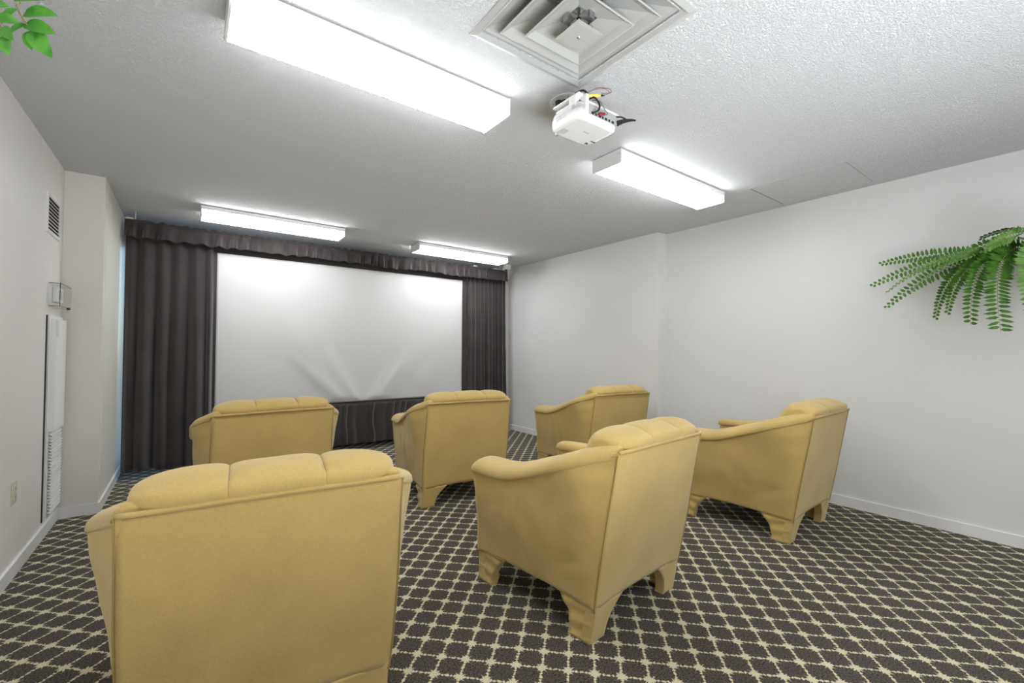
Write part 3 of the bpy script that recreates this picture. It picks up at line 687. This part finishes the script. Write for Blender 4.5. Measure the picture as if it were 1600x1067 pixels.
# ------------------------------------------------------------------ hanging plant, upper left
hp = thing('hanging_plant', (-.50, 1.30, H), 'green leafy hanging plant whose leaves peek in at the upper left corner', 'plant')
def rh(p): return Vector(p)-Vector((-.50, 1.30, H))
hb = MB(); rings = []; n = 20
for z, r in [(-.36, .03), (-.355, .055), (-.30, .075), (-.24, .085), (-.235, .09), (-.23, .082), (-.26, .07)]:
    rings.append([(r*math.cos(2*math.pi*k/n)-.05, r*math.sin(2*math.pi*k/n)-.03, z) for k in range(n)])
hb.add([p for r in rings for p in r], [(i*n+k, i*n+(k+1) % n, (i+1)*n+(k+1) % n, (i+1)*n+k) for i in range(len(rings)-1) for k in range(n)], True)
hb.add(rings[0], [tuple(range(n))]); hb.build('pot', m_wick, hp)
for k in range(3):
    a = k*2.094; MB().tube([(.085*math.cos(a)-.05, .085*math.sin(a)-.03, -.235), (-.05, -.03, -.01)], .0012, 5).build('cord', m_steel, hp)
MB().tube([(-.05, -.03, -.012), (-.05, -.03, 0)], .006, 8).build('hook', m_steel, hp)
def ray(px, py, D):   # world point on the sight line of a photo pixel, used only to measure where the plant hangs
    d = Fv + R2*(px-800)/687.4 + U2*(533.5-py)/687.4; return Vector((0, 0, 1.2)) + d*D
def leaf(p, dirv, nor, L, wd):
    dirv = dirv.normalized(); lat = dirv.cross(nor).normalized(); nor = lat.cross(dirv); m = MB(); vs = []; nn = 8
    for i in range(nn+1):
        t = i/nn; w_ = wd*math.sin(math.pi*min(1, t**.8))**.8*(1 if t < 1 else 0)
        c = p + dirv*L*t - nor*.12*L*t*t
        vs += [c + lat*w_ + nor*w_*.35, c, c - lat*w_ + nor*w_*.35]
    fs = []
    for i in range(nn):
        for k in range(2): fs.append((i*3+k, i*3+k+1, i*3+4+k, i*3+3+k))
    return m.add(vs, fs, True)
view = Fv
def sprig(pix, D0, D1, start, leaves):
    pts = [rh(start)] + [rh(ray(x, y, lerp(D0, D1, i/max(1, len(pix)-1)))) for i, (x, y) in enumerate(pix)]
    cp_ = curve(pts, 6); st = MB().tube(cp_, .0018, 6).build('stem', m_stem, hp)
    for (x, y), (tx, ty), wd in leaves:
        p = rh(ray(x, y, D1)); q_ = rh(ray(tx, ty, D1-.01)); d = q_-p
        leaf(p, d, -view + Vector((.1, .2, .3)), d.length, d.length*wd).build('leaf', m_leaf, st)
D = 1.05
sprig([(12, -25), (26, 10), (40, 35), (62, 62)], D, D, (-.53, 1.26, 2.22),
      [((36, 24), (84, 18), .26), ((38, 38), (82, 48), .24), ((42, 38), (8, 52), .26), ((50, 46), (76, 86), .26), ((48, 48), (46, 76), .3), ((28, 14), (-2, 34), .3), ((22, 0), (72, -8), .26), ((16, -12), (-14, 6), .28)])
sprig([(-30, 0), (-10, 25), (4, 48), (10, 58)], D*.97, D*.97, (-.55, 1.24, 2.22),
      [((9, 55), (10, 84), .33), ((2, 44), (18, 60), .3), ((-8, 28), (26, 32), .26), ((-20, 10), (10, 6), .26), ((0, 42), (-30, 60), .3)])
sprig([(-60, -20), (-70, 60), (-75, 120)], D*.9, D*.9, (-.58, 1.22, 2.22), [((-70, 60), (-100, 90), .3), ((-72, 100), (-50, 130), .3), ((-65, 20), (-40, 40), .3)])
